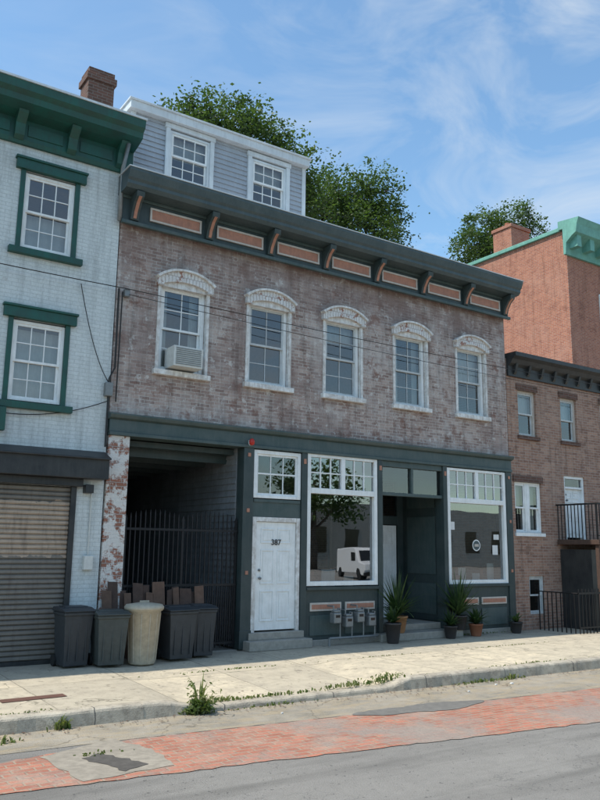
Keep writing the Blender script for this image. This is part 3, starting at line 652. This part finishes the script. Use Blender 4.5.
# ------------------------------------------------------------------ TREES
def tree(name,base,blobs,leafn,seed,lsize=.17,per=42):
    rnd=random.Random(seed); A=root(name,base); t=Part('trunk',A,'bark',0,True)
    bx,by,_=base; zc=sum(b[2] for b in blobs)/len(blobs); zt=zc-4 if zc>9 else zc*.5
    cx=sum(b[0] for b in blobs)/len(blobs); cy=sum(b[1] for b in blobs)/len(blobs)
    t.tube([(bx,by,-.3),(bx+.1,by,zt*.4),(cx*.5+bx*.5,cy*.5+by*.5,zt),(cx,cy,zc)],[.42,.32,.24,.1],9)
    for b in blobs:
        s=Vector((cx*.5+bx*.5,cy*.5+by*.5,zt)); e=Vector(b[:3]); m=(s+e)/2+Vector((rnd.uniform(-.4,.4),rnd.uniform(-.4,.4),.2))
        t.tube([s,m,e],[.14,.08,.03],6)
    V=[];F=[]
    tot=sum(b[3]**2 for b in blobs)
    for b in blobs:
        c=Vector(b[:3]); r=b[3]; ncl=int(leafn/per*r*r/tot)
        for k in range(ncl):
            d=Vector((rnd.gauss(0,1),rnd.gauss(0,1),rnd.gauss(0,1))).normalized(); rr=r*(.3+.7*rnd.random()**.5)*rnd.uniform(.85,1.15)
            cc=c+Vector((d.x,d.y,d.z*.85))*rr; cs=rnd.uniform(.18,.36)*max(1,lsize/.2)
            if k%4==0: t.tube([c,cc],[.03,.008],4)
            for q in range(per):
                pnt=cc+Vector((rnd.gauss(0,cs),rnd.gauss(0,cs),rnd.gauss(0,cs*.6))); u=Vector((rnd.gauss(0,1),rnd.gauss(0,1),rnd.gauss(0,.5))).normalized(); v=u.cross(Vector((rnd.gauss(0,.5),rnd.gauss(0,.5),rnd.gauss(0,1)))).normalized()
                s=lsize*rnd.uniform(.5,1.15); o=len(V)
                V+=[tuple(pnt-u*s*.5),tuple(pnt+v*s*.32),tuple(pnt+u*s*.5),tuple(pnt-v*s*.32)]; F.append((o,o+1,o+2,o+3))
    t.done()
    me=bpy.data.meshes.new('foliage'); me.from_pydata(V,[],F); me.materials.append(M['leaf']); o=bpy.data.objects.new('foliage',me); COL.objects.link(o); attach(o,A)
tree('maple_tree',(14.4,13,0),[(11.6,13,17.9,1.3),(13.0,13,18.3,1.7),(14.6,13.4,18.4,1.9),(16.2,13,17.6,1.7),(13.6,13.5,16.8,1.8),(17.2,13.4,16.4,1.4),(15.4,12.8,15.4,1.9)],34000,1)
tree('maple_tree',(22,15.5,0),[(20.2,15.5,17.3,1.7),(21.4,15.8,18.7,1.7),(22.9,15.4,19.3,1.6),(24.1,15.6,18.1,1.3),(22,15.2,16.6,2.1),(24.3,15.6,16.2,1.4),(19.9,15.2,15.4,1.6),(25.6,15.4,14.8,1.1),(23,15.2,14.6,1.8)],34000,2)
tree('maple_tree',(36.5,19.5,0),[(34.8,19.5,20.6,1.6),(36.4,19.8,22.0,1.7),(38.4,19.3,22.8,1.7),(40.2,19.3,22.2,1.3),(35.7,19,19.4,1.8),(38.2,19.3,20.5,2.0)],20000,3,.2)
tree('street_tree',(8,-44,0),[(8,-44,7,3.0),(10.5,-44,6,2.4),(5.5,-44,6,2.4)],4000,4,.5)
tree('street_tree',(44,-50,0),[(44,-50,8,3.4),(47,-50,6.5,2.6),(41.5,-50,6.5,2.6)],4000,5,.5)

# ------------------------------------------------------------------ BINS
def wheelie(name,cx,cy,w,d,h,mat,rot=0):
    A=root(name,(cx,cy,0)); p=Part('body',A,mat,.015); b=.80; o=[]
    def ring(z,s): return [(-w/2*s,-d/2*s,z),(w/2*s,-d/2*s,z),(w/2*s,d/2*s,z),(-w/2*s,d/2*s,z)]
    vs=ring(.03,b)+ring(h*.86,.97)+ring(h*.87,1.04)+ring(h*.92,1.04)
    fs=[(3,2,1,0),(12,13,14,15)]
    for k in range(3):
        for i in range(4): fs.append((k*4+i,k*4+(i+1)%4,k*4+4+(i+1)%4,k*4+4+i))
    p.add(vs,fs)
    for sx in (-.28,0,.28): p.box(sx*w-.012,sx*w+.012,-d/2*.91-.008,-d/2*.86,h*.12,h*.80)
    o.append(p.done())
    l=Part('lid',A,mat,.012); l.extr_yz([(-d*.56,h*.925),(-d*.57,h*.95),(-d*.2,h*.995),(d*.5,h*1.0),(d*.58,h*.96),(d*.56,h*.925)],-w*.54,w*.54); l.box(-w*.4,w*.4,-d*.2,d*.4,h*.985,h*1.012); o.append(l.done())
    l=Part('wheels',A,'rubber'); l.tube([(-w*.48,d*.40,.09),(-w*.38,d*.40,.09)],.09,14); l.tube([(w*.38,d*.40,.09),(w*.48,d*.40,.09)],.09,14); o.append(l.done())
    l=Part('handle',A,mat); l.tube([(-w*.4,d*.62,h*.93),(w*.4,d*.62,h*.93)],.018,8); o.append(l.done())
    for q in o: q.matrix_parent_inverse=Matrix.Identity(4)
    A.rotation_euler=(0,0,rot)
wheelie('wheelie_bin',4.12,-.45,.47,.48,.90,'bin_dark',.06)
wheelie('wheelie_bin',4.64,-.62,.50,.48,.84,'bin_green',-.05)
wheelie('wheelie_bin',5.86,-.50,.52,.5,.86,'bin_dark',.08)
wheelie('wheelie_bin',6.38,-.36,.42,.46,.86,'bin_dark',-.12)
A=root('round_trash_can',(5.2,-.66,0)); p=Part('body',A,'bin_beige',0,True); cx,cy=5.2,-.66
p.lathe(cx,cy,[(.20,.0),(.215,.02),(.275,.82),(.30,.825),(.30,.86),(.275,.87)],28); p.done()
p=Part('lid',A,'bin_beige',0,True); p.lathe(cx,cy,[(.315,.84),(.32,.88),(.29,.92),(.12,.945),(.03,.95)],28); p.done()
p=Part('lid_handle',A,'bin_beige',.005); p.box(cx-.08,cx+.08,cy-.015,cy+.015,.94,.98); p.done()
p=Part('ribs',A,'bin_beige')
for k in range(12):
    t=2*math.pi*k/12; p.tube([(cx+.218*math.cos(t),cy+.218*math.sin(t),.05),(cx+.27*math.cos(t),cy+.27*math.sin(t),.78)],.008,5)
p.done()
rw=random.Random(9)
for (x0,x1,nm) in ((4.72,5.5,'leaning_boards'),(5.62,6.5,'leaning_boards')):
    A=root(nm,(x0,-.1,0)); x=x0; i=0
    pa=Part('boards',A,'wood',.004); pb=Part('board',A,'cardboard',.004)
    while x<x1:
        w=rw.uniform(.10,.24); zt=rw.uniform(1.0,1.28); k=rw.uniform(-.05,.05); y0=-.2+.03*(i%3); q=(pa if i%3 else pb)
        n0=len(q.v); q.extr_xz([(x,.02),(x+w,.02),(x+w+k,zt),(x+k,zt+rw.uniform(-.03,.03))],y0,y0+.02)
        q.v[n0:]=[(a,b+.12*(c/1.2),c) for a,b,c in q.v[n0:]]
        x+=w*rw.uniform(.7,1.15); i+=1
    pa.done(); pb.done()

# ------------------------------------------------------------------ METERS, POTS
A=root('gas_meter_bank',(9.8,-.3,0)); p=Part('meters',A,'metalgrey',.02); q=Part('pipes',A,'metalgrey'); d_=Part('dials',A,'carglass')
for i in range(4):
    x=9.35+i*.29; z=.34 if i%2 else .42
    p.box(x-.09,x+.09,-.36,-.20,z,z+.20); p.box(x-.07,x+.07,-.34,-.22,z+.20,z+.25); d_.box(x-.05,x+.05,-.364,-.36,z+.11,z+.16)
    q.tube([(x-.05,-.28,z+.23),(x-.05,-.28,z+.32),(x-.05,-.08,z+.32)],.016,6); q.tube([(x+.05,-.28,z+.23),(x+.05,-.28,z+.28),(x+.11,-.28,z+.28),(x+.11,-.28,.1)],.016,6)
q.tube([(9.2,-.28,.14),(10.4,-.28,.14)],.025,8); q.tube([(9.2,-.28,.0),(9.2,-.28,.14)],.025,8); p.done(); q.done(); d_.done()
def potplant(name,cx,cy,z,potmat,pr,phh,nb,ln,seed,spread=.8,wd=1.0):
    rnd=random.Random(seed); A=root(name,(cx,cy,z)); p=Part('pot',A,potmat,0,True); p.lathe(cx,cy,[(pr*.65,z),(pr*.7,z+.02),(pr*.95,z+phh*.9),(pr,z+phh*.9),(pr,z+phh),(pr*.86,z+phh),(pr*.85,z+phh*.93)],20); p.done()
    b=Part('leaves',A,'leaf_plant')
    for i in range(nb):
        a=rnd.uniform(0,2*math.pi); l=ln*rnd.uniform(.55,1.15); tilt=rnd.uniform(.1,spread); w=rnd.uniform(.016,.032)*wd
        d=Vector((math.cos(a),math.sin(a),0)); sd=Vector((-math.sin(a),math.cos(a),0)); prev=None
        for k in range(7):
            t=k/6; pt=Vector((cx,cy,z+phh))+d*(l*t*math.sin(tilt)+.18*l*t*t*tilt)+Vector((0,0,l*t*math.cos(tilt)-.34*l*t**2.4*tilt)); ww=w*(1-t**1.5)+.002
            cur=(pt-sd*ww,pt+sd*ww)
            if prev: b.add([prev[0],prev[1],cur[1],cur[0]],[(0,1,2,3)])
            prev=cur
    b.done(recalc=False)
potplant('potted_yucca',11.05,-.14,.15,'wicker',.22,.34,110,.92,11,1.15)
potplant('potted_yucca',12.72,-.24,.15,'pot',.2,.30,120,.98,12,1.0)
potplant('potted_plant',10.62,-.5,0,'pot',.17,.40,50,.40,13,1.2,1.5)
potplant('potted_plant',13.15,-.34,0,'terracotta',.16,.26,60,.45,14,1.2,1.4)
potplant('potted_plant',12.3,-.42,0,'pot',.15,.26,50,.40,16,1.2,1.4)
potplant('potted_plant',14.45,-.35,0,'pot',.15,.25,34,.3,15,1.2,1.4)

# ------------------------------------------------------------------ WEEDS
def weeds(spots,name='weeds',seed=5):
    rnd=random.Random(seed); vs=[];fs=[]
    for (x,y,z,sx,sy,h,n) in spots:
        for i in range(n):
            bx=x+rnd.gauss(0,sx); by=y+rnd.gauss(0,sy); a=rnd.uniform(0,6.28); l=h*rnd.uniform(.3,1.1)*(.5+.5*math.exp(-((bx-x)/sx)**2)); d=Vector((math.cos(a),math.sin(a),0))*rnd.uniform(.1,.8)*l; sd=Vector((-math.sin(a),math.cos(a),0))*rnd.uniform(.005,.012)
            b0=Vector((bx,by,z)); m=b0+d*.4+Vector((0,0,l*.6)); e=b0+d+Vector((0,0,l*.85)); o=len(vs)
            vs+=[b0-sd,b0+sd,m+sd*1.4,m-sd*1.4,e]; fs+=[(o,o+1,o+2,o+3),(o+3,o+2,o+4)]
            if h>.25:
                for q in range(6):
                    c=b0.lerp(e,rnd.uniform(.3,1))+Vector((rnd.gauss(0,.025),rnd.gauss(0,.025),0)); u=Vector((rnd.gauss(0,1),rnd.gauss(0,1),rnd.gauss(0,.6))).normalized()*rnd.uniform(.02,.045); v=u.cross(Vector((rnd.gauss(0,1),rnd.gauss(0,1),1))).normalized()*.013; o=len(vs)
                    vs+=[c-u,c+v,c+u,c-v]; fs.append((o,o+1,o+2,o+3))
    me=bpy.data.meshes.new(name); me.from_pydata([tuple(v) for v in vs],[],fs); me.materials.append(M['weed']); o=bpy.data.objects.new(name,me); COL.objects.link(o)
sp=[(4.72,yk(4.7)-.03,-.2,.08,.04,.26,100),(4.74,yk(4.7)-.02,-.2,.025,.025,.56,20),(5.1,yk(5)+.18,-.12,.35,.03,.08,120),(6.0,yk(6)+.19,-.12,.5,.03,.06,110),(7.3,yk(7)+.19,-.1,.35,.04,.09,120),(7.9,yk(8)+.2,-.08,.2,.03,.12,60),(3.0,yk(3)-.03,-.2,.06,.03,.20,60),(2.6,yk(2.6)+.17,-.04,.4,.03,.05,80),
 (9.6,yk(9.6)-.04,-.2,.3,.05,.08,100),(10.3,yk(10)-.05,-.2,.15,.04,.12,50),(8.1,yk(8)+.3,-.05,.2,.1,.08,90),(9.3,-1.8,-.02,.7,.02,.035,90),(6.1,-1.79,-.02,.8,.015,.035,70),(11,yk(11)+.18,-.04,.8,.03,.06,120),(2.3,yk(2)-.4,-.2,.08,.04,.10,40),(5.9,yk(6)-.03,-.2,.4,.03,.06,70),(12.5,-1.79,-.02,1,.02,.04,90),(13.5,-.1,0,.6,.03,.06,60),(3.0,-4.9,-.19,.12,.05,.04,30)]
weeds(sp)
p=Part('litter',None,'white')
for x,y,s in ((9.9,-4.15,.05),(9.6,-4.1,.03),(8.8,-4.3,.03),(5.6,-4.2,.025)): p.box(x,x+s,y,y+s*.7,-.193,-.18)
p.done()
rl=random.Random(21); vs=[];fs=[]
for i in range(900):
    x=rl.uniform(1,14); y=yk(x)-abs(rl.gauss(0,.18))-.02 if i%3 else rl.uniform(-3.3,-.2); z=-.187 if i%3 else -.02+kz(x)*max(0,(-y)/4)+.006; s=rl.uniform(.008,.026); a=rl.uniform(0,6.28); o=len(vs)
    for k in range(4): vs.append((x+s*math.cos(a+k*1.57)*(1 if k%2 else .5),y+s*math.sin(a+k*1.57)*(1 if k%2 else .5),z+rl.uniform(0,.008)))
    fs.append((o,o+1,o+2,o+3))
me=bpy.data.meshes.new('fallen_leaves'); me.from_pydata(vs,[],fs); me.materials.append(M['cardboard']); o=bpy.data.objects.new('fallen_leaves',me); COL.objects.link(o)

# ------------------------------------------------------------------ CABLES
def sag(a,b,s,n=16):
    a=Vector(a);b=Vector(b); return [a.lerp(b,i/n)-Vector((0,0,s*4*(i/n)*(1-i/n))) for i in range(n+1)]
A=root('overhead_cables',(10,-1,6)); p=Part('cable',A,'cable')
p.tube(sag((-10,-.8,6.9),(4.85,-.12,6.35),.25),.009,5)
p.tube(sag((4.85,-.12,6.35),(32,-1.0,6.6),.28),.008,5)
p.tube(sag((4.85,-.12,6.25),(32,-1.2,6.2),.35),.006,5)
p.tube(sag((4.0,-.05,6.3),(4.62,-.05,4.6),.25),.008,5); p.tube(sag((2,-.05,4.05),(4.6,-.05,4.3),.25),.008,5)
p.tube([(4.68,-.06,6.35),(4.69,-.06,4.9),(4.60,-.06,4.7),(4.60,-.06,3.5)],.016,6)
p.tube([(4.75,-.06,6.3),(4.74,-.06,4.3)],.012,6)
p.done(); p=Part('junction_box',A,'metalgrey',.01); p.box(4.53,4.66,-.12,-.005,4.38,4.62); p.box(4.78,4.88,-.10,-.005,6.22,6.36); p.done()
A=root('rain_downpipe',(4.66,-.1,7)); p=Part('pipe',A,'metalgrey',0,True); p.tube([(4.60,-.35,9.0),(4.60,-.12,8.6),(4.60,-.10,8.3),(4.60,-.1,7.6)],.04,10); p.done()

# ------------------------------------------------------------------ LIGHT & SKY
sd=Vector((-.50,.055,.86)).normalized()
sun=bpy.data.lights.new('sun','SUN'); sun.energy=5.0; sun.angle=math.radians(.5); sun.color=(1,.93,.82)
so=bpy.data.objects.new('sun',sun); COL.objects.link(so); so.rotation_euler=sd.to_track_quat('Z','Y').to_euler()
w=bpy.data.worlds.new('World'); scene.world=w; w.use_nodes=True; nt=w.node_tree; nt.nodes.clear()
N=nt.nodes.new; Lk=nt.links.new
out=N('ShaderNodeOutputWorld'); bg=N('ShaderNodeBackground'); bg.inputs[1].default_value=.15; Lk(bg.outputs[0],out.inputs[0])
sky=N('ShaderNodeTexSky'); sky.sky_type='NISHITA'; sky.sun_disc=False; sky.sun_elevation=math.asin(sd.z); sky.sun_rotation=math.atan2(sd.x,sd.y); sky.air_density=1.2; sky.dust_density=.7; sky.ozone_density=1.0
tint=N('ShaderNodeMix'); tint.data_type='RGBA'; tint.blend_type='MULTIPLY'; tint.inputs[0].default_value=1; Lk(sky.outputs[0],tint.inputs[6]); tint.inputs[7].default_value=(1.15,1.40,1.46,1)
tc=N('ShaderNodeTexCoord'); mp=N('ShaderNodeMapping'); mp.inputs['Rotation'].default_value=(.1,.45,.6); mp.inputs['Scale'].default_value=(1.3,4.5,6.5); Lk(tc.outputs['Generated'],mp.inputs[0])
nz=N('ShaderNodeTexNoise'); nz.inputs['Scale'].default_value=1.6; nz.inputs['Detail'].default_value=5; nz.inputs['Roughness'].default_value=.6; nz.inputs['Distortion'].default_value=.8; Lk(mp.outputs[0],nz.inputs[0])
mr=N('ShaderNodeMapRange'); mr.inputs['From Min'].default_value=.41; mr.inputs['From Max'].default_value=.80; mr.inputs['To Max'].default_value=.85; Lk(nz.outputs['Fac'],mr.inputs[0])
dt=N('ShaderNodeVectorMath'); dt.operation='DOT_PRODUCT'; Lk(tc.outputs['Generated'],dt.inputs[0]); dt.inputs[1].default_value=(.83,-.45,-.35)
m2=N('ShaderNodeMapRange'); m2.inputs['From Min'].default_value=-.5; m2.inputs['From Max'].default_value=.2; m2.inputs['To Min'].default_value=.12; m2.inputs['To Max'].default_value=1; Lk(dt.outputs['Value'],m2.inputs[0])
mm=N('ShaderNodeMath'); mm.operation='MULTIPLY'; Lk(mr.outputs[0],mm.inputs[0]); Lk(m2.outputs[0],mm.inputs[1])
mx=N('ShaderNodeMix'); mx.data_type='RGBA'; Lk(mm.outputs[0],mx.inputs[0]); Lk(tint.outputs[2],mx.inputs[6]); mx.inputs[7].default_value=(5.0,5.5,6.0,1); Lk(mx.outputs[2],bg.inputs[0])
# ------------------------------------------------------------------ CAMERA
f,pz,psi,r=777.0,math.radians(10.755),math.radians(33.89),math.radians(.767)
cp,sp_=math.cos(pz),math.sin(pz); c,s=math.cos(psi),math.sin(psi)
rt=Vector((c,-s,0)); fw=Vector((s*cp,c*cp,sp_)); up=rt.cross(fw)
R2=rt*math.cos(r)+up*math.sin(r); U2=up*math.cos(r)-rt*math.sin(r)
cam=bpy.data.cameras.new('camera'); cam.sensor_fit='VERTICAL'; cam.sensor_height=24; cam.lens=24*f/800; cam.clip_end=2000; cam.clip_start=.1
co=bpy.data.objects.new('camera',cam); COL.objects.link(co)
co.matrix_world=Matrix(((R2.x,U2.x,-fw.x,0),(R2.y,U2.y,-fw.y,-12.854),(R2.z,U2.z,-fw.z,1.856),(0,0,0,1)))
scene.camera=co
